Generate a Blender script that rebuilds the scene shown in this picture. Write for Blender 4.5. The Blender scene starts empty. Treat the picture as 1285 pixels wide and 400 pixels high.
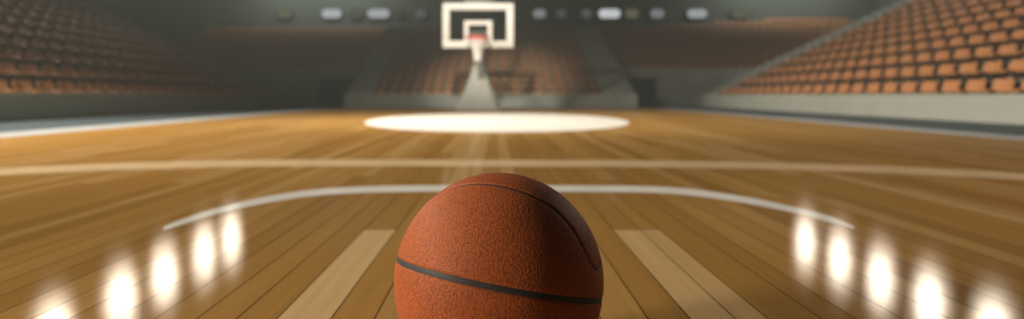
import bpy, bmesh, math, random
import numpy as np
from mathutils import Vector, Matrix

random.seed(7)
rng = np.random.default_rng(7)
SC = bpy.context.scene
COL = SC.collection
PI = math.pi

# ------------------------------------------------------------------ camera, light, exposure
F = 700.0            # focal length in pixels of the 1285 px wide frame
VX, VY = 622.0, 119.0   # where lines along the court run together
H = 0.42             # height of the lens above the floor

cam_d = bpy.data.cameras.new('camera')
cam_d.sensor_width = 36.0
cam_d.lens = 36.0 * F / 1285.0
cam_d.shift_x = (642.5 - VX) / 1285.0
cam_d.shift_y = -(200.0 - VY) / 1285.0
cam_d.clip_start = 0.02
cam_d.clip_end = 200
cam_d.dof.use_dof = True
cam_d.dof.focus_distance = 0.765
cam_d.dof.aperture_fstop = 2.1
cam = bpy.data.objects.new('camera', cam_d)
COL.objects.link(cam)
cam.location = (0, 0, H)
cam.rotation_euler = (PI / 2, 0, 0)
SC.camera = cam

SC.view_settings.view_transform = 'Standard'
SC.view_settings.look = 'None'
SC.view_settings.exposure = 0.0
SC.view_settings.gamma = 1.0
SC.view_settings.use_curve_mapping = False
SC.cycles.use_denoising = True

world = bpy.data.worlds.new('world')
SC.world = world
world.use_nodes = True
world.node_tree.nodes['Background'].inputs[0].default_value = (0.5, 0.55, 0.52, 1)
world.node_tree.nodes['Background'].inputs[1].default_value = 0.05
# thin haze hanging in the hall
HAZE = 0.0055
hv = world.node_tree.nodes.new('ShaderNodeVolumeScatter')
hv.inputs['Color'].default_value = (0.86, 0.95, 0.88, 1)
hv.inputs['Density'].default_value = HAZE
world.node_tree.links.new(hv.outputs[0], world.node_tree.nodes['World Output'].inputs['Volume'])


def aim(o, target):
    d = Vector(target) - o.location
    o.rotation_euler = d.to_track_quat('-Z', 'Y').to_euler()


def spot(name, loc, target, power, angle, blend=0.6, size=0.3, col=(1, 0.93, 0.82)):
    d = bpy.data.lights.new(name, 'SPOT')
    d.energy = power
    d.spot_size = math.radians(angle)
    d.spot_blend = blend
    d.shadow_soft_size = size
    d.color = col
    o = bpy.data.objects.new(name, d)
    COL.objects.link(o)
    o.location = loc
    aim(o, target)
    return o


def area(name, loc, target, power, sx, sy, col=(1, 0.95, 0.88)):
    d = bpy.data.lights.new(name, 'AREA')
    d.shape = 'RECTANGLE'
    d.size, d.size_y = sx, sy
    d.energy = power
    d.color = col
    o = bpy.data.objects.new(name, d)
    COL.objects.link(o)
    o.location = loc
    aim(o, target)
    return o


LAMP_LENS = 66.0      # brightness of the floodlight lenses
spot('stand_flood', (-12.0, 6.5, 4.6), (11.5, 12.0, 2.8), 14500, 52, 0.8, 0.5)
spot('court_flood', (-9.5, 5.0, 6.4), (-3.5, 7.0, 0), 6300, 105, 1.0, 0.5, (1, 0.9, 0.76))
spot('hoop_flood', (-1.5, 6.0, 6.3), (-0.45, 15.0, 2.5), 4400, 24, 0.8, 0.3)
spot('circle_fill', (-2.8, 8.5, 6.4), (-0.3, 9.2, 0), 720, 76, 1.0, 0.4)  # unseen spot added to brighten the painted circle evenly
spot('ball_flood', (-6.0, -1.3, 1.7), (0, 0.8, 0.15), 1700, 26, 0.8, 0.6, (1, 0.88, 0.76))
area('wall_fill_left', (-8.5, 25.8, 6.7), (-8.5, 27.8, 4.3), 150, 7, 0.4, (0.92, 1, 0.93))  # added fill with no fixture, lifts the left of the dark back wall
area('wall_fill_right', (14.0, 25.8, 6.7), (14.0, 27.8, 4.3), 150, 6, 0.4, (0.92, 1, 0.93))  # same added fill for the right of the back wall
area('hall_fill', (0, 8.0, 6.7), (0, 8.0, 0), 38, 10, 14)  # broad ambient fill added under the ceiling, not a fixture

# ------------------------------------------------------------------ materials


def lin(r, g, b):
    def f(c):
        c /= 255.0
        return c / 12.92 if c <= 0.04045 else ((c + 0.055) / 1.055) ** 2.4
    return (f(r), f(g), f(b), 1.0)


def mat(name, rgb, rough=0.6, spec=0.3, vary=0.12, scale=6.0, bump=0.0, bscale=60.0, metal=0.0, coat=0.0):
    m = bpy.data.materials.new(name)
    m.use_nodes = True
    nt = m.node_tree
    p = nt.nodes['Principled BSDF']
    p.inputs['Roughness'].default_value = rough
    p.inputs['Specular IOR Level'].default_value = spec
    p.inputs['Metallic'].default_value = metal
    p.inputs['Coat Weight'].default_value = coat
    tc = nt.nodes.new('ShaderNodeTexCoord')
    n = nt.nodes.new('ShaderNodeTexNoise')
    n.inputs['Scale'].default_value = scale
    n.inputs['Detail'].default_value = 4
    nt.links.new(tc.outputs['Object'], n.inputs['Vector'])
    cr = nt.nodes.new('ShaderNodeValToRGB')
    c = lin(*rgb)
    cr.color_ramp.elements[0].position = 0.3
    cr.color_ramp.elements[1].position = 0.7
    cr.color_ramp.elements[0].color = tuple(x * (1 - vary) for x in c[:3]) + (1,)
    cr.color_ramp.elements[1].color = tuple(min(1, x * (1 + vary)) for x in c[:3]) + (1,)
    nt.links.new(n.outputs['Fac'], cr.inputs['Fac'])
    nt.links.new(cr.outputs['Color'], p.inputs['Base Color'])
    if bump:
        n2 = nt.nodes.new('ShaderNodeTexNoise')
        n2.inputs['Scale'].default_value = bscale
        n2.inputs['Detail'].default_value = 3
        nt.links.new(tc.outputs['Object'], n2.inputs['Vector'])
        b = nt.nodes.new('ShaderNodeBump')
        b.inputs['Strength'].default_value = bump
        b.inputs['Distance'].default_value = 0.01
        nt.links.new(n2.outputs['Fac'], b.inputs['Height'])
        nt.links.new(b.outputs['Normal'], p.inputs['Normal'])
    return m


def glow(name, rgb, strength):
    m = bpy.data.materials.new(name)
    m.use_nodes = True
    nt = m.node_tree
    nt.nodes.clear()
    e = nt.nodes.new('ShaderNodeEmission')
    o = nt.nodes.new('ShaderNodeOutputMaterial')
    e.inputs[0].default_value = lin(*rgb)
    e.inputs[1].default_value = strength
    nt.links.new(e.outputs[0], o.inputs[0])
    return m


GLOSS_ROUGH = 0.135
GLOSS_MIX = 0.10


def floor_shader(nt, color_socket, bump_socket=None, gloss=GLOSS_MIX, rough=GLOSS_ROUGH):
    """lacquered surface: a matte base under a thin clear coat of constant strength"""
    nt.nodes.remove(nt.nodes['Principled BSDF'])
    out = nt.nodes['Material Output']
    d = nt.nodes.new('ShaderNodeBsdfDiffuse')
    g = nt.nodes.new('ShaderNodeBsdfGlossy')
    g.distribution = 'BECKMANN'
    g.inputs['Roughness'].default_value = rough
    g.inputs['Color'].default_value = (1, 0.97, 0.92, 1)
    mx = nt.nodes.new('ShaderNodeMixShader')
    mx.inputs[0].default_value = gloss
    nt.links.new(color_socket, d.inputs['Color'])
    nt.links.new(d.outputs[0], mx.inputs[1])
    nt.links.new(g.outputs[0], mx.inputs[2])
    nt.links.new(mx.outputs[0], out.inputs['Surface'])
    if bump_socket:
        nt.links.new(bump_socket, d.inputs['Normal'])


def wood_mat():
    m = bpy.data.materials.new('lacquered_maple')
    m.use_nodes = True
    nt = m.node_tree
    at = nt.nodes.new('ShaderNodeAttribute')
    at.attribute_name = 'tone'
    tc = nt.nodes.new('ShaderNodeTexCoord')
    mp = nt.nodes.new('ShaderNodeMapping')
    mp.inputs['Scale'].default_value = (55, 1.6, 1)
    nt.links.new(tc.outputs['Object'], mp.inputs['Vector'])
    add = nt.nodes.new('ShaderNodeVectorMath')
    add.operation = 'ADD'
    sc = nt.nodes.new('ShaderNodeVectorMath')
    sc.operation = 'SCALE'
    sc.inputs[0].default_value = (13.7, 41.3, 7.1)
    nt.links.new(at.outputs['Fac'], sc.inputs['Scale'])
    nt.links.new(mp.outputs[0], add.inputs[0])
    nt.links.new(sc.outputs[0], add.inputs[1])
    n = nt.nodes.new('ShaderNodeTexNoise')
    n.inputs['Scale'].default_value = 1.0
    n.inputs['Detail'].default_value = 5
    n.inputs['Distortion'].default_value = 0.6
    nt.links.new(add.outputs[0], n.inputs['Vector'])
    cr = nt.nodes.new('ShaderNodeValToRGB')
    els = cr.color_ramp.elements
    els[0].position = 0.0
    els[0].color = lin(150, 107, 46)
    els[1].position = 1.0
    els[1].color = lin(226, 190, 136)
    e = els.new(0.45)
    e.color = lin(186, 141, 74)
    nt.links.new(at.outputs['Fac'], cr.inputs['Fac'])
    ml = nt.nodes.new('ShaderNodeMath')
    ml.operation = 'MULTIPLY_ADD'
    ml.inputs[1].default_value = 0.38
    ml.inputs[2].default_value = 0.68
    nt.links.new(n.outputs['Fac'], ml.inputs[0])
    hs = nt.nodes.new('ShaderNodeVectorMath')
    hs.operation = 'SCALE'
    nt.links.new(cr.outputs['Color'], hs.inputs[0])
    nt.links.new(ml.outputs[0], hs.inputs['Scale'])
    floor_shader(nt, hs.outputs[0])
    return m


def flat_floor_mat(name, rgb, gloss=GLOSS_MIX, rough=GLOSS_ROUGH, vary=0.08, scale=4):
    m = bpy.data.materials.new(name)
    m.use_nodes = True
    nt = m.node_tree
    tc = nt.nodes.new('ShaderNodeTexCoord')
    n = nt.nodes.new('ShaderNodeTexNoise')
    n.inputs['Scale'].default_value = scale
    n.inputs['Detail'].default_value = 6
    nt.links.new(tc.outputs['Object'], n.inputs['Vector'])
    cr = nt.nodes.new('ShaderNodeValToRGB')
    c = lin(*rgb)
    cr.color_ramp.elements[0].position = 0.3
    cr.color_ramp.elements[1].position = 0.7
    cr.color_ramp.elements[0].color = tuple(x * (1 - vary) for x in c[:3]) + (1,)
    cr.color_ramp.elements[1].color = tuple(min(1, x * (1 + vary)) for x in c[:3]) + (1,)
    nt.links.new(n.outputs['Fac'], cr.inputs['Fac'])
    floor_shader(nt, cr.outputs['Color'], None, gloss, rough)
    return m


def leather_mat():
    m = bpy.data.materials.new('pebbled_leather')
    m.use_nodes = True
    nt = m.node_tree
    p = nt.nodes['Principled BSDF']
    p.inputs['Roughness'].default_value = 0.6
    p.inputs['Specular IOR Level'].default_value = 0.2
    tc = nt.nodes.new('ShaderNodeTexCoord')
    v = nt.nodes.new('ShaderNodeTexVoronoi')
    v.feature = 'F1'
    v.inputs['Scale'].default_value = 330.0
    v.inputs['Randomness'].default_value = 0.75
    nt.links.new(tc.outputs['Object'], v.inputs['Vector'])
    n = nt.nodes.new('ShaderNodeTexNoise')
    n.inputs['Scale'].default_value = 9.0
    n.inputs['Detail'].default_value = 5
    nt.links.new(tc.outputs['Object'], n.inputs['Vector'])
    cr = nt.nodes.new('ShaderNodeValToRGB')
    cr.color_ramp.elements[0].position = 0.25
    cr.color_ramp.elements[0].color = lin(172, 88, 42)
    cr.color_ramp.elements[1].position = 0.75
    cr.color_ramp.elements[1].color = lin(190, 101, 50)
    nt.links.new(n.outputs['Fac'], cr.inputs['Fac'])
    # the base colour gets darker between the pebbles
    mr = nt.nodes.new('ShaderNodeMapRange')
    mr.inputs['From Min'].default_value = 0.25
    mr.inputs['From Max'].default_value = 0.75
    mr.inputs['To Min'].default_value = 1.0
    mr.inputs['To Max'].default_value = 0.6
    nt.links.new(v.outputs['Distance'], mr.inputs['Value'])
    s = nt.nodes.new('ShaderNodeVectorMath')
    s.operation = 'SCALE'
    nt.links.new(cr.outputs['Color'], s.inputs[0])
    nt.links.new(mr.outputs[0], s.inputs['Scale'])
    nt.links.new(s.outputs[0], p.inputs['Base Color'])
    b = nt.nodes.new('ShaderNodeBump')
    b.invert = True
    b.inputs['Strength'].default_value = 0.24
    b.inputs['Distance'].default_value = 0.002
    nt.links.new(v.outputs['Distance'], b.inputs['Height'])
    nt.links.new(b.outputs['Normal'], p.inputs['Normal'])
    return m


def glass_mat():
    m = bpy.data.materials.new('clear_backboard')
    m.use_nodes = True
    nt = m.node_tree
    nt.nodes.remove(nt.nodes['Principled BSDF'])
    out = nt.nodes['Material Output']
    t = nt.nodes.new('ShaderNodeBsdfTransparent')
    t.inputs[0].default_value = (0.86, 0.88, 0.87, 1)
    g = nt.nodes.new('ShaderNodeBsdfGlossy')
    g.inputs['Roughness'].default_value = 0.05
    mx = nt.nodes.new('ShaderNodeMixShader')
    mx.inputs[0].default_value = 0.05
    nt.links.new(t.outputs[0], mx.inputs[1])
    nt.links.new(g.outputs[0], mx.inputs[2])
    nt.links.new(mx.outputs[0], out.inputs['Surface'])
    return m


M_WOOD = wood_mat()
M_GROOVE = mat('groove_dark', (70, 42, 14), 0.9, 0.05)
M_PAINT = flat_floor_mat('white_court_paint', (240, 236, 226))
M_WORN = flat_floor_mat('worn_court_paint', (224, 194, 150))
M_SIDE = flat_floor_mat('grey_white_court_paint', (186, 190, 190))
M_CIRCLE = flat_floor_mat('cream_court_paint', (250, 244, 232))
M_APRON = flat_floor_mat('blue_grey_vinyl', (86, 96, 100), 0.06, 0.3)
M_CONC = mat('grey_concrete', (144, 148, 140), 0.85, 0.15, 0.1, 2.0)
M_STEP = mat('dark_concrete', (142, 134, 116), 0.9, 0.1, 0.12, 3.0)
M_BARR = mat('painted_barrier', (150, 152, 140), 0.6, 0.25, 0.05, 2.0)
M_WALL = mat('grey_wall_paint', (96, 100, 94), 0.9, 0.1, 0.08, 0.8)
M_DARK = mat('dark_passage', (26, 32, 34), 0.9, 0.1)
M_CEIL = mat('ceiling_paint', (60, 62, 60), 0.9, 0.1)
M_SEAT = mat('orange_plastic', (178, 122, 78), 0.45, 0.35, 0.06, 30)
M_BRKT = mat('seat_bracket_steel', (84, 76, 66), 0.5, 0.4)
M_LEATHER = leather_mat()
M_RUBBER = mat('black_rubber', (56, 54, 52), 0.6, 0.35, 0.1, 80)
M_WHITE = mat('white_frame_paint', (232, 228, 218), 0.5, 0.3, 0.03)
M_GLASS = glass_mat()
M_RIM = mat('orange_rim_steel', (226, 62, 26), 0.4, 0.5, 0.05)
M_NET = mat('white_net_cord', (240, 236, 228), 0.8, 0.1, 0.03)
M_PAD = mat('grey_pole_padding', (176, 178, 168), 0.75, 0.2, 0.06, 4, 0.15, 30)
M_STEEL = mat('grey_green_steel', (112, 118, 112), 0.45, 0.4, 0.05, 10)
M_HOUS = mat('lamp_housing', (50, 52, 52), 0.5, 0.4)
M_LENS = glow('flood_lens', (255, 242, 222), LAMP_LENS)

# ------------------------------------------------------------------ helpers


def box(bm, x0, x1, y0, y1, z0, z1, bevel=0.0, seg=2):
    vs = [bm.verts.new(p) for p in ((x0, y0, z0), (x1, y0, z0), (x1, y1, z0), (x0, y1, z0), (x0, y0, z1), (x1, y0, z1), (x1, y1, z1), (x0, y1, z1))]
    fs = [bm.faces.new([vs[i] for i in q]) for q in ((0, 3, 2, 1), (4, 5, 6, 7), (0, 1, 5, 4), (1, 2, 6, 5), (2, 3, 7, 6), (3, 0, 4, 7))]
    if bevel:
        es = list({e for f in fs for e in f.edges})
        bmesh.ops.bevel(bm, geom=es, offset=bevel, segments=seg, affect='EDGES', profile=0.5)


def prism_x(bm, prof, x0, x1, bevel=0.0):
    """closed (y, z) outline drawn out along x"""
    a = [bm.verts.new((x0, y, z)) for y, z in prof]
    b = [bm.verts.new((x1, y, z)) for y, z in prof]
    n = len(prof)
    fs = [bm.faces.new(a), bm.faces.new(b[::-1])]
    for i in range(n):
        fs.append(bm.faces.new((a[i], b[i], b[(i + 1) % n], a[(i + 1) % n])))
    bmesh.ops.recalc_face_normals(bm, faces=fs)
    if bevel:
        es = list({e for f in fs[:2] for e in f.edges})
        bmesh.ops.bevel(bm, geom=es, offset=bevel, segments=2, affect='EDGES', profile=0.5)


def tube(bm, pts, r, n=8, closed=False):
    pts = [Vector(p) for p in pts]
    m = len(pts)
    rings = []
    up = None
    for i in range(m):
        if closed:
            t = pts[(i + 1) % m] - pts[i - 1]
        else:
            t = pts[min(i + 1, m - 1)] - pts[max(i - 1, 0)]
        t.normalize()
        if up is None:
            up = t.orthogonal().normalized()
        up = (up - t * up.dot(t)).normalized()
        s = t.cross(up)
        rr = r[i] if hasattr(r, '__len__') else r
        rings.append([bm.verts.new(pts[i] + (up * math.cos(2 * PI * k / n) + s * math.sin(2 * PI * k / n)) * rr) for k in range(n)])
    for i in range(m if closed else m - 1):
        a, b = rings[i], rings[(i + 1) % m]
        for k in range(n):
            bm.faces.new((a[k], a[(k + 1) % n], b[(k + 1) % n], b[k]))
    if not closed:
        bm.faces.new(rings[0][::-1])
        bm.faces.new(rings[-1])


def lathe(bm, prof, n=32, center=(0, 0, 0)):
    """(radius, z) outline turned about the z axis"""
    c = Vector(center)
    rings = []
    for r, z in prof:
        if r < 1e-6:
            rings.append([bm.verts.new(c + Vector((0, 0, z)))])
        else:
            rings.append([bm.verts.new(c + Vector((r * math.cos(2 * PI * k / n), r * math.sin(2 * PI * k / n), z))) for k in range(n)])
    for a, b in zip(rings[:-1], rings[1:]):
        for k in range(n):
            k2 = (k + 1) % n
            q = [a[k % len(a)], a[k2 % len(a)], b[k2 % len(b)], b[k % len(b)]]
            q2 = []
            for v in q:
                if v not in q2:
                    q2.append(v)
            if len(q2) > 2:
                bm.faces.new(q2)


def mesh_of(name, bm, m, smooth=False):
    me = bpy.data.meshes.new(name)
    bm.normal_update()
    bm.to_mesh(me)
    bm.free()
    me.materials.append(m)
    if smooth:
        me.shade_smooth()
        try:
            me.set_sharp_from_angle(angle=math.radians(40))
        except Exception:
            pass
    return me


def link(name, me, parent=None, loc=(0, 0, 0), rz=0.0):
    o = bpy.data.objects.new(name, me)
    COL.objects.link(o)
    o.location = loc
    o.rotation_euler = (0, 0, rz)
    if parent:
        o.parent = parent
    return o


def part(name, bm, m, parent, smooth=False):
    return link(name, mesh_of(name, bm, m, smooth), parent)


def struct(name, bm, m, smooth=False):
    o = link(name, mesh_of(name, bm, m, smooth))
    o['kind'] = 'structure'
    return o


def thing(name, label, cat, loc=(0, 0, 0), rz=0.0, group=None, data=None):
    o = link(name, data, None, loc, rz)
    o['label'] = label
    o['category'] = cat
    if group:
        o['group'] = group
    return o


def ground(px, py):
    """point of the floor that shows at a pixel of the photograph"""
    y = F * H / (py - VY)
    return ((px - VX) * y / F, y)


# ------------------------------------------------------------------ the court floor
X_L, X_R = -4.84, 4.88          # inner edges of the side lines
Y0, Y1 = -6.0, 16.9


def build_floor():
    # plank edges read where they show best, then carried on outwards
    near = [320, 360, 401, 455.5, 499.5, 545, 588, 632, 678, 728, 776, 818.5, 864, 897, 951, 986]
    xs = [(p - VX) * H / 226.0 for p in near]
    while xs[0] > X_L - 0.3:
        xs.insert(0, xs[0] - random.uniform(0.070, 0.096))
    while xs[-1] < X_R + 0.3:
        xs.append(xs[-1] + random.uniform(0.070, 0.096))
    xs[0], xs[-1] = X_L - 0.3, X_R + 0.3
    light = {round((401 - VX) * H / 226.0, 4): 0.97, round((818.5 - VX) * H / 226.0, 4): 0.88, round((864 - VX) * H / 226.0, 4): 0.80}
    verts, faces, tones = [], [], []
    g = 0.0013
    for a, b in zip(xs[:-1], xs[1:]):
        cuts = [Y0]
        key = round(a, 4)
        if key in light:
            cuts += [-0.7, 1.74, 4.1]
        else:
            y = Y0 + random.uniform(0.5, 2.5)
            while y < Y1 - 0.6:
                if 0.75 < y < 2.1 and -1.2 < a < 1.3:
                    y += 1.4
                    continue
                cuts.append(y)
                y += random.uniform(1.3, 3.4)
        if key in light:
            y = 5.5
            while y < Y1 - 0.6:
                cuts.append(y)
                y += random.uniform(1.3, 3.4)
        cuts.append(Y1)
        for c0, c1 in zip(cuts[:-1], cuts[1:]):
            t = min(1, max(0, random.gauss(0.42, 0.125)))
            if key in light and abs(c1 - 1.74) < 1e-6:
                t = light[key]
            elif -1.0 < a < 1.1 and c0 < 1.5:
                t = min(t, 0.5)
            i = len(verts)
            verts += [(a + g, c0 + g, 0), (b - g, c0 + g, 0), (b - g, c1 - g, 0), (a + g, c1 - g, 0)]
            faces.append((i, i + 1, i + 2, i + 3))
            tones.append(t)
    n_planks = len(faces)
    i = len(verts)
    verts += [(xs[0], Y0, -0.003), (xs[-1], Y0, -0.003), (xs[-1], Y1, -0.003), (xs[0], Y1, -0.003)]
    faces.append((i, i + 1, i + 2, i + 3))
    tones.append(0.0)
    me = bpy.data.meshes.new('floor')
    me.from_pydata(verts, [], faces)
    me.materials.append(M_WOOD)
    me.materials.append(M_GROOVE)
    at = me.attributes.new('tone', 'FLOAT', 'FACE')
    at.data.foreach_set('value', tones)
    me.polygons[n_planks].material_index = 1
    o = link('floor', me)
    o['kind'] = 'structure'
    return o


FLOOR = build_floor()


def spline(pts, n):
    """Catmull-Rom through image points"""
    p = np.array(pts, float)
    p = np.vstack([2 * p[0] - p[1], p, 2 * p[-1] - p[-2]])
    out = []
    for i in range(1, len(p) - 2):
        for t in np.linspace(0, 1, n, endpoint=False):
            a, b, c, d = p[i - 1], p[i], p[i + 1], p[i + 2]
            out.append(0.5 * ((2 * b) + (c - a) * t + (2 * a - 5 * b + 4 * c - d) * t * t + (3 * b - a - 3 * c + d) * t ** 3))
    out.append(p[-2])
    return np.array(out)


def painted_line(name, pts, m, z=0.0012):
    """pts: x, y, thickness; one flat painted band on the floor"""
    s = spline(pts, 8)
    bm = bmesh.new()
    prev = None
    for x, y, w in s:
        a = bm.verts.new((*ground(x, y - w / 2), z))
        b = bm.verts.new((*ground(x, y + w / 2), z))
        if prev:
            bm.faces.new((prev[1], b, a, prev[0]))
        prev = (a, b)
    return part(name, bm, m, FLOOR)


painted_line('court_arc_line', [(205, 287, 4), (225, 280, 7), (262, 268, 7.6), (305, 257, 8.2), (350, 248, 8.2), (400, 241.5, 8.2), (450, 238.3, 8.2), (500, 237, 8.2), (560, 236.5, 8.2), (640, 236.5, 8.2), (740, 237, 8.2), (800, 237.5, 8.2), (850, 239.8, 8.2), (900, 245.5, 8.2), (950, 253.8, 8.2), (1000, 264.5, 7.6), (1040, 275, 8), (1072, 286, 4)], M_PAINT)
painted_line('court_cross_line', [(-480, 246, 9), (-240, 230, 9), (0, 216, 9), (100, 211, 9), (200, 207.5, 9), (300, 205.3, 8.5), (400, 204.5, 8.5), (500, 204.5, 8.5), (640, 205, 8.5), (800, 205.5, 8.5), (900, 207, 8.5), (1000, 209, 8.5), (1100, 212.5, 9), (1200, 217, 9), (1285, 222, 9), (1520, 239, 9), (1740, 256, 9)], M_WORN)

bm = bmesh.new()
vs = []
for k in range(72):
    a = 2 * PI * k / 72
    ca, sa = math.cos(a), math.sin(a)
    px = 623.5 + 166 * math.copysign(abs(ca) ** 0.92, ca)
    py = 154.0 + (12.0 if sa > 0 else 12.2) * sa
    vs.append(bm.verts.new((*ground(px, py), 0.0012)))
bm.faces.new(vs)
bmesh.ops.recalc_face_normals(bm, faces=bm.faces[:])
part('painted_circle', bm, M_CIRCLE, FLOOR)

for x0, x1 in ((X_L - 0.6, X_L), (X_R, X_R + 0.45)):
    bm = bmesh.new()
    box(bm, x0, x1, Y0, Y1, 0.0012, 0.0022)
    part('side_line', bm, M_SIDE, FLOOR)

# vinyl apron round the wooden court
XB_L, XB_R = -7.6, 7.3          # faces of the side barriers
YB = 17.8                       # face of the end barrier
YE = 20.6                       # far end of the side stands
YC = 20.8                       # face of the corner walls
bm = bmesh.new()
box(bm, -19, X_L - 0.3, Y0 - 4, 28, -0.06, -0.001)
box(bm, X_R + 0.3, 19, Y0 - 4, 28, -0.06, -0.001)
box(bm, X_L - 0.3, X_R + 0.3, Y1, 28, -0.06, -0.001)
box(bm, X_L - 0.3, X_R + 0.3, Y0 - 4, Y0, -0.06, -0.001)
box(bm, X_L - 0.3, X_R + 0.3, Y0, Y1, -0.06, -0.02)
struct('floor_apron', bm, M_APRON)

# ------------------------------------------------------------------ hall shell
bm = bmesh.new(); box(bm, -19.3, 19.3, 27.8, 28.1, -0.05, 7.0); struct('wall_back', bm, M_WALL)
bm = bmesh.new(); box(bm, -19.3, -19.0, -10, 28, -0.05, 7.0); struct('wall_left', bm, M_WALL)
bm = bmesh.new(); box(bm, 19.0, 19.3, -10, 28, -0.05, 7.0); struct('wall_right', bm, M_WALL)
bm = bmesh.new(); box(bm, -19.3, 19.3, -10.3, -10, -0.05, 7.0); struct('wall_front', bm, M_WALL)
bm = bmesh.new(); box(bm, -19.3, 19.3, -10.3, 28.1, 7.0, 7.2); struct('ceiling', bm, M_CEIL)

# ------------------------------------------------------------------ stands
TREAD, RISE = 0.72, 0.335
NROW = 11
BASE = 0.30          # level of the lowest tread
TOPB = 0.435         # top of the barrier
PITCH = 0.50
EPITCH = 0.37


def stepped(bm, y0, y1, tread, rise, n, base, axis, sign, start, half=False):
    """stepped terrace along one axis; outline as (distance from the front, z)"""
    out = [(0.0, 0.0), (0.0, base)]
    for k in range(n):
        out.append(((k + 1) * tread, base + k * rise))
        if k < n - 1:
            out.append(((k + 1) * tread, base + (k + 1) * rise))
    out.append((n * tread, 0.0))
    a, b = [], []
    for d, z in out:
        if axis == 'x':
            a.append(bm.verts.new((start + sign * d, y0, z)))
            b.append(bm.verts.new((start + sign * d, y1, z)))
        else:
            a.append(bm.verts.new((y0, start + sign * d, z)))
            b.append(bm.verts.new((y1, start + sign * d, z)))
    m = len(out)
    fs = [bm.faces.new(a), bm.faces.new(b)]
    for i in range(m):
        fs.append(bm.faces.new((a[i], b[i], b[(i + 1) % m], a[(i + 1) % m])))
    bmesh.ops.recalc_face_normals(bm, faces=fs)


AISLE = 1.05
for side, sgn, xb in (('left', -1, XB_L), ('right', 1, XB_R)):
    bm = bmesh.new()
    stepped(bm, 1.5, YE - AISLE, TREAD, RISE, NROW, BASE, 'x', sgn, xb + sgn * 0.12)
    struct('terrace_' + side, bm, M_STEP)
    bm = bmesh.new()
    stepped(bm, YE - AISLE, YE, TREAD / 2, RISE / 2, NROW * 2, BASE + 0.16, 'x', sgn, xb + sgn * 0.12)
    struct('aisle_stairs_' + side, bm, M_CONC)
    bm = bmesh.new()
    x0, x1 = sorted((xb, xb + sgn * 0.12))
    box(bm, x0, x1, 1.0, YE, 0, TOPB, 0.012)
    struct('wall_barrier_' + side, bm, M_BARR)

CL, CR = -3.99, 3.48            # seats of the end stand
ER = 0.222
ET = 0.515
ENR = 14
EB = 0.31
bm = bmesh.new()
stepped(bm, CL, CR, ET, ER, ENR, EB, 'y', 1, YB + 0.12)
struct('terrace_end', bm, M_STEP)
for nm, x0, x1 in (('left', CL - 0.85, CL), ('right', CR, CR + 1.05)):
    bm = bmesh.new()
    stepped(bm, x0, x1, ET / 2, ER / 2, ENR * 2, EB + 0.13, 'y', 1, YB + 0.12)
    struct('aisle_stairs_end_' + nm, bm, M_CONC)
bm = bmesh.new()
box(bm, CL - 0.85, CR + 1.05, YB, YB + 0.12, 0, 0.45, 0.012)
struct('wall_barrier_end', bm, M_BARR)

CNR = 10
CB = 1.30
CORNERS = (('left', -13.5, CL - 0.85, -6.6, -4.86), ('right', CR + 1.05, 17.5, 4.55, 6.0))


def corner_rows(nm):
    return CNR + 3 if nm == 'right' else CNR


def row_start(nm, k, x0):
    # the top rows of the right corner begin farther out, as the bowl climbs towards the side
    return x0 if k < CNR else 5.0 + 2.7 * (k - CNR + 1)


for nm, x0, x1, d0, d1 in CORNERS:
    # the wall under the corner block, with a dark doorway cut through it
    bm = bmesh.new()
    t = 0.18
    top, dh = CB + 0.12, 1.04
    box(bm, x0, d0, YC, YC + t, 0, top)
    box(bm, d0, d1, YC, YC + t, dh, top)
    box(bm, d1, x1, YC, YC + t, 0, top)
    struct('wall_corner_' + nm, bm, M_CONC)
    bm = bmesh.new()
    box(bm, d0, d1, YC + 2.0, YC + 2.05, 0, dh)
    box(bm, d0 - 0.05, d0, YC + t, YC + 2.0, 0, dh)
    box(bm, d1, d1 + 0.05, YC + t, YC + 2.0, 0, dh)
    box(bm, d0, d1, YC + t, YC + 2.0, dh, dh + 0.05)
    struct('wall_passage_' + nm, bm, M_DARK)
    bm = bmesh.new()
    # treads only: the block stands on the wall and reaches back over the passage
    for k in range(corner_rows(nm)):
        xs_ = row_start(nm, k, x0)
        box(bm, xs_, x1, YC + t + k * ET, YC + t + (k + 1) * ET + 0.02, CB + k * ER - 0.12, CB + k * ER)
        box(bm, xs_, x1, YC + t + (k + 1) * ET, YC + t + (k + 1) * ET + 0.02, CB + k * ER, CB + (k + 1) * ER - 0.12)
    struct('terrace_corner_' + nm, bm, M_STEP)

# ------------------------------------------------------------------ the basketball
BR = 0.152
BC = Vector((0.0045, 0.822, BR))


def ball_dir(px, py):
    """unit vector from the ball's centre to the point of its surface that shows at a pixel"""
    d = Vector(((px - VX) / F, 1.0, -(py - VY) / F)).normalized()
    o = Vector((0, 0, H)) - BC
    b = o.dot(d)
    c = o.dot(o) - BR * BR
    disc = b * b - c
    t = -b - math.sqrt(disc) if disc > 0 else -b
    return (o + d * t).normalized()


# the broad seam is a great circle
P = np.array([ball_dir(*p) for p in ((498, 319), (525, 332), (560, 346), (600, 360), (640, 370), (680, 377), (715, 378), (740, 373), (752, 367))])
_, _, vt = np.linalg.svd(P)
NRM = Vector(vt[2])
if NRM.z < 0:
    NRM = -NRM
e1 = NRM.orthogonal().normalized()
e2 = NRM.cross(e1)
equator = [(e1 * math.cos(a) + e2 * math.sin(a)) for a in np.linspace(0, 2 * PI, 360, endpoint=False)]
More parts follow.
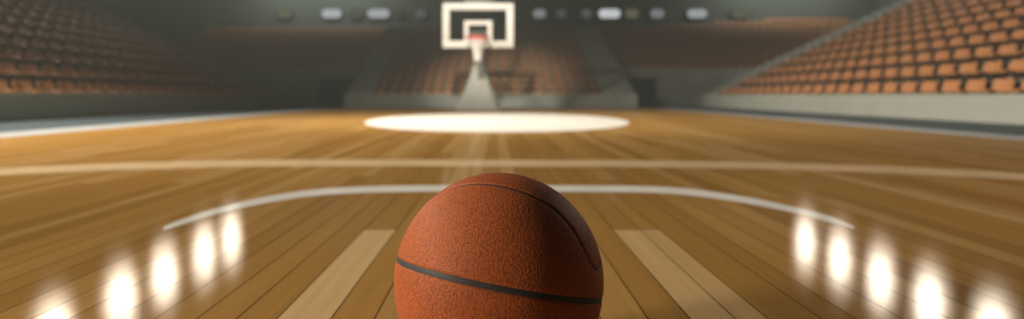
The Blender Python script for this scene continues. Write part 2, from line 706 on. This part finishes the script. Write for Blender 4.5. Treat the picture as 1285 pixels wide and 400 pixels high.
# the thin seam is a long loop over the top and back
vis = [ball_dir(*p) for p in ((548, 243), (560, 237), (576, 232.5), (600, 230), (630, 233), (660, 241.5), (690, 258), (710, 276), (725, 297), (736, 318), (743, 331), (748, 336.5), (752, 335))]
mn = vis[0].cross(vis[-1]).normalized()
if mn.y < 0:
    mn = -mn
nv = len(vis)
hid = [(v - mn * (2 * v.dot(mn)) + mn * (1.1 * math.sin(PI * (i + 1) / (nv - 1)) ** 0.7)).normalized() for i, v in enumerate(vis[1:-1])][::-1]
raw = [np.array(v) for v in vis + hid]
n = len(raw)
loop = []
for i in range(n):
    a, b, c, d = raw[i - 1], raw[i], raw[(i + 1) % n], raw[(i + 2) % n]
    for t in np.linspace(0, 1, 12, endpoint=False):
        q = 0.5 * ((2 * b) + (c - a) * t + (2 * a - 5 * b + 4 * c - d) * t * t + (3 * b - a - 3 * c + d) * t ** 3)
        loop.append(Vector(q).normalized())
loop2 = [v - NRM * (2 * v.dot(NRM)) for v in loop]
SEAMS = ((equator, 0.0040, 0.0016), (loop, 0.0021, 0.0020), (loop2, 0.0021, 0.0020))

bm = bmesh.new()
bmesh.ops.create_icosphere(bm, subdivisions=8, radius=1.0)
co = np.array([v.co for v in bm.verts])
co /= np.linalg.norm(co, axis=1)[:, None]
rad = np.full(len(co), BR)
for curve, hw, depth in SEAMS:
    cv = np.array([tuple(v) for v in curve], dtype=np.float32)
    best = np.full(len(co), -1.0, dtype=np.float32)
    cf = co.astype(np.float32)
    for i in range(0, len(cf), 20000):
        best[i:i + 20000] = (cf[i:i + 20000] @ cv.T).max(axis=1)
    dist = np.arccos(np.clip(best, -1, 1)) * BR
    w = np.clip((hw + 0.0022 - dist) / 0.0022, 0, 1)
    w = w * w * (3 - 2 * w)
    rad = np.minimum(rad, BR - depth * w)
    # the leather swells a little beside the seam
    rad += 0.0005 * np.exp(-((dist - hw - 0.0035) / 0.0022) ** 2)
co *= rad[:, None]
for v, c in zip(bm.verts, co):
    v.co = c
me = mesh_of('basketball', bm, M_LEATHER, False)
me.shade_smooth()
ball = thing('basketball', 'brown pebbled leather basketball with black seams on the wooden floor', 'basketball', BC, data=me)

for curve, hw, depth in SEAMS:
    bm = bmesh.new()
    m = len(curve)
    rows = []
    for i in range(m):
        v = curve[i]
        t = (curve[(i + 1) % m] - curve[i - 1]).normalized()
        s = v.cross(t).normalized()
        ring = []
        for u, dz in ((-1.15, -0.0016), (-0.9, 0.0), (-0.45, 0.0003), (0.0, 0.0004), (0.45, 0.0003), (0.9, 0.0), (1.15, -0.0016)):
            d = (v + s * (u * hw / BR)).normalized()
            ring.append(bm.verts.new(d * (BR - depth * 0.72 + dz)))
        rows.append(ring)
    for i in range(m):
        a, b = rows[i], rows[(i + 1) % m]
        for k in range(6):
            bm.faces.new((a[k], a[k + 1], b[k + 1], b[k]))
    part('seam', bm, M_RUBBER, ball, True)

# ------------------------------------------------------------------ the hoop
HX = (600 - VX) * 15.2 / F
HY = 15.2                        # plane of the backboard


def hz(py, y):
    return H + (VY - py) * y / F


hoop = thing('basketball_hoop', 'white-framed clear backboard with orange rim and net above a tapered grey stand', 'basketball hoop', (HX, HY, 0))
bw, bh0, bh1 = 89 * HY / F / 2, hz(60, HY), hz(4, HY)
ft = 0.185
bm = bmesh.new()
box(bm, -bw + 0.05, bw - 0.05, -0.012, 0.012, bh0 + 0.05, bh1 - 0.05)
board = part('backboard', bm, M_GLASS, hoop)


def frame(bm, x0, x1, z0, z1, w, d, bv):
    for q in ((x0, x1, z1 - w, z1), (x0, x1, z0, z0 + w), (x0, x0 + w, z0 + w, z1 - w), (x1 - w, x1, z0 + w, z1 - w)):
        box(bm, q[0], q[1], -d, d, q[2], q[3], bv)


bm = bmesh.new()
frame(bm, -bw, bw, bh0, bh1, ft, 0.035, 0.012)
part('backboard_frame', bm, M_WHITE, board, True)
bm = bmesh.new()
sx, s0, s1 = 17.5 * HY / F, hz(56, HY), hz(26, HY)
frame(bm, -sx, sx, s0, s1, 0.115, 0.016, 0.002)
part('target_square', bm, M_WHITE, board)

RZ = hz(47, HY - 0.42)
RR = 0.30
RC = (0, -0.09 - RR, RZ)
bm = bmesh.new()
ring = [(RC[0] + RR * math.cos(a), RC[1] + RR * math.sin(a), RZ) for a in np.linspace(0, 2 * PI, 48, endpoint=False)]
tube(bm, ring, 0.028, 10, True)
rim = part('rim', bm, M_RIM, hoop, True)
bm = bmesh.new()
box(bm, -0.12, 0.12, -0.10, -0.02, RZ - 0.09, RZ + 0.03, 0.01)
tube(bm, [(-0.10, -0.06, RZ - 0.07), (-0.2, -0.22, RZ - 0.015)], 0.014, 8)
tube(bm, [(0.10, -0.06, RZ - 0.07), (0.2, -0.22, RZ - 0.015)], 0.014, 8)
part('rim_bracket', bm, M_RIM, rim, True)
# net: crossing cords that draw together downwards
bm = bmesh.new()
NZ = 0.60


def net_r(t):
    return RR * (0.97 - 0.68 * (1 - (1 - t) ** 2.6))


NS = 18
for k in range(NS):
    for sg in (1, -1):
        pts = []
        for i in range(25):
            t = i / 24
            a = 2 * PI * k / NS + sg * t * PI * 0.62
            r = net_r(t) + 0.006 * math.sin(i * PI / 2)
            pts.append((RC[0] + r * math.cos(a), RC[1] + r * math.sin(a), RZ - 0.01 - t * NZ))
        tube(bm, pts, 0.011, 5)
for t in (1.0,):
    r = net_r(t)
    tube(bm, [(RC[0] + r * math.cos(a), RC[1] + r * math.sin(a), RZ - 0.01 - t * NZ) for a in np.linspace(0, 2 * PI, 24, endpoint=False)], 0.012, 5, True)
part('net', bm, M_NET, hoop, True)

# the padded stand: a tall tapered tower behind the net, with a low plinth
bm = bmesh.new()
yb = 0.55
lv = [(0.0, 0.64, 0.42), (0.05, 0.62, 0.40), (0.25, 0.52, 0.34), (0.6, 0.37, 0.25), (1.0, 0.22, 0.16), (1.30, 0.12, 0.11), (1.62, 0.085, 0.085)]
prev = None
for z, hx, hy in lv:
    b = min(hx, hy) * 0.3
    ringp = [(-hx + b, -hy), (hx - b, -hy), (hx, -hy + b), (hx, hy - b), (hx - b, hy), (-hx + b, hy), (-hx, hy - b), (-hx, -hy + b)]
    cur = [bm.verts.new((x, yb + y, z)) for x, y in ringp]
    if prev:
        for k in range(8):
            bm.faces.new((prev[k], prev[(k + 1) % 8], cur[(k + 1) % 8], cur[k]))
    else:
        bm.faces.new(cur[::-1])
    prev = cur
bm.faces.new(prev)
part('stand', bm, M_PAD, hoop)
bm = bmesh.new()
tube(bm, [(0, yb, 1.55), (0, yb - 0.08, bh0 + 0.15), (0, 0.06, bh0 + 0.42)], 0.05, 10)
box(bm, -0.30, 0.30, 0.03, 0.075, bh0 + 0.34, bh0 + 0.46, 0.008)
part('support_arm', bm, M_STEEL, hoop, True)
bm = bmesh.new()
for sx_ in (-0.36, 0.36):
    box(bm, sx_ - 0.05, sx_ + 0.05, 0.036, 0.12, bh1 - 0.14, 7.0, 0.006)
box(bm, -0.42, 0.42, 0.036, 0.12, bh1 + 0.0, bh1 + 0.10, 0.006)
for q in range(4):
    z = bh1 + 0.9 + q * 0.9
    box(bm, -0.32, 0.32, 0.06, 0.10, z, z + 0.06)
part('hanging_mast', bm, M_STEEL, hoop)

# ------------------------------------------------------------------ floodlights and wall lamps


def make_flood():
    t = thing('floodlight', 'x', 'floodlight', group='floodlights hung from the ceiling')
    bm = bmesh.new()
    # a deep round can that keeps the beam narrow, aimed at the near court
    lathe(bm, [(0.0, 0.30), (0.16, 0.30), (0.24, 0.25), (0.38, 0.08), (0.43, 0.0), (0.45, -0.95), (0.435, -0.95), (0.41, 0.0), (0.33, 0.03), (0.0, 0.06)], 32)
    h = part('housing', bm, M_HOUS, t, True)
    bm = bmesh.new()
    lathe(bm, [(0.0, -0.045), (0.25, -0.035), (0.385, -0.01)], 32)
    part('lens', bm, M_LENS, h, True)
    bm = bmesh.new()
    tube(bm, [(0, 0, 0.0), (0, 0, 0.70)], 0.03, 8)
    box(bm, -0.1, 0.1, -0.1, 0.1, 0.66, 0.70)
    part('hanger', bm, M_HOUS, t)
    return t


def copy_tree(o):
    c = o.copy()
    COL.objects.link(c)
    for ch in o.children:
        d = ch.copy()
        COL.objects.link(d)
        d.parent = c
        for g in ch.children:
            e = g.copy()
            COL.objects.link(e)
            e.parent = d
    return c


ORD = ['zeroth', 'first', 'second', 'third', 'fourth', 'fifth', 'sixth', 'seventh', 'eighth', 'ninth', 'tenth', 'eleventh', 'twelfth', 'thirteenth', 'fourteenth', 'fifteenth', 'sixteenth', 'seventeenth', 'eighteenth', 'nineteenth', 'twentieth']
ORD += ['twenty-' + w for w in ORD[1:10]] + ['thirtieth'] + ['thirty-' + w for w in ORD[1:10]]

LZ = 6.30
LENS_Z = LZ + H
flood0 = make_flood()
used = False
for side, xl, ys in (('left', -12.3, (26.0, 23.6, 20.8, 18.4, 15.6)), ('right', 14.0, (25.3, 22.8, 20.4, 18.1, 15.8))):
    for i, y in enumerate(ys):
        o = copy_tree(flood0) if used else flood0
        used = True
        o.location = (xl, y, LZ)
        can = [c for c in o.children if c.name.startswith('housing')][0]
        can.rotation_euler = (Vector((4.0 if xl > 0 else -3.0, -1.0, 0)) - o.location).to_track_quat('-Z', 'Y').to_euler()
        o['label'] = f'round ceiling floodlight, {ORD[i + 1]} from the back wall in the row above the {side} stand'


def make_wall_lamp(w, strength, label, tone):
    t = thing('wall_lamp', label, 'wall lamp', group='lamps along the back wall')
    bm = bmesh.new()
    n = 40
    hw, hh = w / 2, 0.26

    def stadium(s, y):
        pts = []
        for k in range(n):
            a = 2 * PI * k / n
            ca, sa = math.cos(a), math.sin(a)
            cx = max(hw - hh, 0) * (1 if ca >= 0 else -1)
            r = min(hh, hw)
            pts.append(bm.verts.new((cx + r * s * ca, y, r * s * sa)))
        return pts
    a, b, c = stadium(1.0, 0.0), stadium(1.0, -0.12), stadium(0.88, -0.14)
    for p, q in ((a, b), (b, c)):
        for k in range(n):
            bm.faces.new((p[k], p[(k + 1) % n], q[(k + 1) % n], q[k]))
    bm.faces.new(a[::-1])
    bm.faces.new(c)
    bmesh.ops.recalc_face_normals(bm, faces=bm.faces[:])
    part('lamp_housing', bm, M_HOUS, t)
    bm = bmesh.new()
    a, b = stadium(0.86, -0.142), stadium(0.7, -0.165)
    for k in range(n):
        bm.faces.new((a[k], a[(k + 1) % n], b[(k + 1) % n], b[k]))
    bm.faces.new(b)
    bm.faces.new(a[::-1])
    bmesh.ops.recalc_face_normals(bm, faces=bm.faces[:])
    part('diffuser', bm, glow('wall_lamp_glow', tone, strength), t)
    return t


COOL, WARM = (226, 232, 234), (200, 196, 160)
YW = 27.8
LAMPS = [
    (357, 0.85, 0.16, WARM, 'faint warm wall lamp, leftmost of the row high on the back wall'),
    (416, 1.05, 0.52, COOL, 'bright oblong wall lamp, second from the left on the back wall'),
    (447, 0.7, 0.12, WARM, 'faint wall lamp between the two bright lamps left of the backboard'),
    (475, 1.15, 0.46, COOL, 'bright oblong wall lamp, fourth from the left on the back wall'),
    (501, 0.55, 0.06, WARM, 'nearly dark wall lamp just right of the left pair of bright lamps'),
    (528, 0.6, 0.09, COOL, 'dim round wall lamp nearest the backboard on its left'),
    (677, 0.72, 0.24, COOL, 'medium bright round wall lamp nearest the backboard on its right'),
    (704, 0.6, 0.06, COOL, 'nearly dark wall lamp, second to the right of the backboard'),
    (736, 0.6, 0.08, COOL, 'dim wall lamp just left of the brightest lamp on the back wall'),
    (765, 1.15, 0.72, COOL, 'brightest oblong wall lamp, right of the backboard on the back wall'),
    (793, 0.75, 0.16, WARM, 'dim warm wall lamp just right of the brightest lamp'),
    (825, 0.75, 0.22, COOL, 'medium round wall lamp, third from the right on the back wall'),
    (875, 1.05, 0.42, COOL, 'bright oblong wall lamp, second from the right on the back wall'),
    (929, 0.95, 0.16, WARM, 'faint warm wall lamp, rightmost of the row high on the back wall'),
]
for px, w, s, tone, lab in LAMPS:
    t = make_wall_lamp(w, s, lab, tone)
    t.location = ((px - VX) * (YW - 0.15) / F, YW, hz(17, YW - 0.15))

# ------------------------------------------------------------------ the seats


def seat_meshes():
    w = 0.152
    # pan: a dished shell with a rounded front lip, hinged low at the back
    bm = bmesh.new()
    prism_x(bm, [(-0.20, 0.135), (-0.205, 0.155), (-0.19, 0.172), (-0.10, 0.168), (0.06, 0.158), (0.12, 0.165), (0.12, 0.135), (0.0, 0.128), (-0.12, 0.135)], -w, w, 0.014)
    pan = mesh_of('seat', bm, M_SEAT, True)
    # backrest: curved panel leaning back, rounded at its top
    bm = bmesh.new()
    rows = []
    for j in range(9):
        v = j / 8
        z = 0.165 + 0.15 * v
        hw = w * (1.0 if v < 0.7 else math.sqrt(max(0.0, 1 - ((v - 0.7) / 0.3) ** 2 * 0.45)))
        r = []
        for i in range(9):
            u = -1 + 2 * i / 8
            y = 0.105 + 0.055 * v + 0.028 * (1 - u * u)
            r.append((hw * u, y, z))
        rows.append(r)
    front = [[bm.verts.new(p) for p in r] for r in rows]
    back = [[bm.verts.new((p[0], p[1] + 0.018, p[2])) for p in r] for r in rows]
    for j in range(8):
        for i in range(8):
            bm.faces.new((front[j][i], front[j][i + 1], front[j + 1][i + 1], front[j + 1][i]))
            bm.faces.new((back[j][i + 1], back[j][i], back[j + 1][i], back[j + 1][i + 1]))
    for i in range(8):
        bm.faces.new((front[0][i + 1], front[0][i], back[0][i], back[0][i + 1]))
        bm.faces.new((front[8][i], front[8][i + 1], back[8][i + 1], back[8][i]))
        bm.faces.new((front[i][0], front[i + 1][0], back[i + 1][0], back[i][0]))
        bm.faces.new((front[i + 1][8], front[i][8], back[i][8], back[i + 1][8]))
    bmesh.ops.recalc_face_normals(bm, faces=bm.faces[:])
    rest = mesh_of('backrest', bm, M_SEAT, True)
    # bracket: floor plate, post and cross arm under the pan
    bm = bmesh.new()
    box(bm, -0.06, 0.06, 0.0, 0.12, 0.0, 0.012)
    box(bm, -0.02, 0.02, 0.035, 0.085, 0.012, 0.128)
    box(bm, -0.13, 0.13, 0.04, 0.08, 0.112, 0.128)
    brk = mesh_of('bracket', bm, M_BRKT)
    for q in (pan, rest, brk):
        q.transform(Matrix.Diagonal((1.18, 1.18, 1.18, 1)))
    return pan, rest, brk


PAN, REST, BRK = seat_meshes()
spots = []      # side, row, x, y, z, rz
for side, sgn, xb in (('right', 1, XB_R), ('left', -1, XB_L)):
    for k in range(NROW):
        x = xb + sgn * (0.12 + k * TREAD + 0.38)
        y = YE - AISLE - 0.30
        near = abs(x) * F / 663.0 - 1.3
        c = 0
        while y > max(near, 2.0):
            spots.append((side, k, x, y, BASE + k * RISE, -sgn * PI / 2))
            y -= PITCH
for k in range(ENR):
    y = YB + 0.12 + k * ET + 0.29
    n = int((CR - CL) / EPITCH)
    for i in range(n):
        x = (CL + CR) / 2 + (i - (n - 1) / 2) * EPITCH
        spots.append(('end', k, x, y, EB + k * ER, 0))
for nm, x0, x1, d0, d1 in CORNERS:
    for k in range(corner_rows(nm)):
        xa = row_start(nm, k, x0)
        y = YC + 0.18 + k * ET + 0.29
        n = int((x1 - xa - 0.1) / EPITCH)
        for i in range(n):
            x = (xa + x1) / 2 + (i - (n - 1) / 2) * EPITCH
            spots.append(('corner', k, x, y, CB + k * ER, 0))


def frame_px(x, y, z):
    return VX + F * x / y, VY - F * (z - H) / y


indiv, rest_spots = [], []
for s in spots:
    side, k, x, y, z, rz = s
    if side in ('left', 'right'):
        px = frame_px(x, y + 0.20, z)[0]           # far edge of the seat
        py = frame_px(x, y, z + 0.30)[1]
        if -2 < px < 1287 and py > 4:
            indiv.append(s)
            continue
    rest_spots.append(s)
indiv.sort(key=lambda s: s[3] ** 2 + s[2] ** 2)
rest_spots += indiv[300:]
indiv = indiv[:300]

# place of each seat in its row, counted from the edge of the photograph
count = {}
for s in sorted(indiv, key=lambda s: s[3]):
    key = (s[0], s[1])
    count[key] = count.get(key, 0) + 1
proto = None
nth = {}
for s in sorted(indiv, key=lambda s: (s[0] != 'right', s[1], s[3])):
    side, k, x, y, z, rz = s
    nth[(side, k)] = nth.get((side, k), 0) + 1
    i = nth[(side, k)]
    if proto is None:
        proto = thing('stadium_seat', '', 'stadium seat')
        link('seat', PAN, proto)
        link('backrest', REST, proto)
        link('bracket', BRK, proto)
        o = proto
    else:
        o = copy_tree(proto)
    o.location = (x, y, z)
    o.rotation_euler = (0, 0, rz)
    row = 'front' if k == 0 else ORD[k + 1]
    tone = 'orange' if side == 'right' else 'dim orange'
    o['label'] = f"{tone} seat {ORD[i]} from the photo's {side} edge in the {row} row of {side} stand"
    o['group'] = f'seats in the {row} row of the {side} stand'

# all the seats farther off, too many to count, as one mass
src = []
for me_, mi in ((PAN, 0), (REST, 0), (BRK, 1)):
    v = np.array([tuple(p.co) for p in me_.vertices])
    f = [tuple(p.vertices) for p in me_.polygons]
    src.append((v, f, mi))
V, Fc, Mi = [], [], []
off = 0
for side, k, x, y, z, rz in rest_spots:
    c, s_ = math.cos(rz), math.sin(rz)
    R = np.array([[c, s_, 0], [-s_, c, 0], [0, 0, 1]])
    for v, f, mi in src:
        k_ = 0.74 if side in ('end', 'corner') else 1.0
        V.append((v * k_) @ R + np.array([x, y, z]))
        Fc += [tuple(q + off for q in p) for p in f]
        Mi += [mi] * len(f)
        off += len(v)
me = bpy.data.meshes.new('distant_seating')
me.from_pydata(np.vstack(V).tolist(), [], Fc)
me.materials.append(M_SEAT)
me.materials.append(M_BRKT)
me.polygons.foreach_set('material_index', Mi)
me.update()
o = link('distant_seating', me)
o['kind'] = 'stuff'
o['label'] = 'rows of small brown-orange seats filling the far stands behind the hoop'
o['category'] = 'seating'
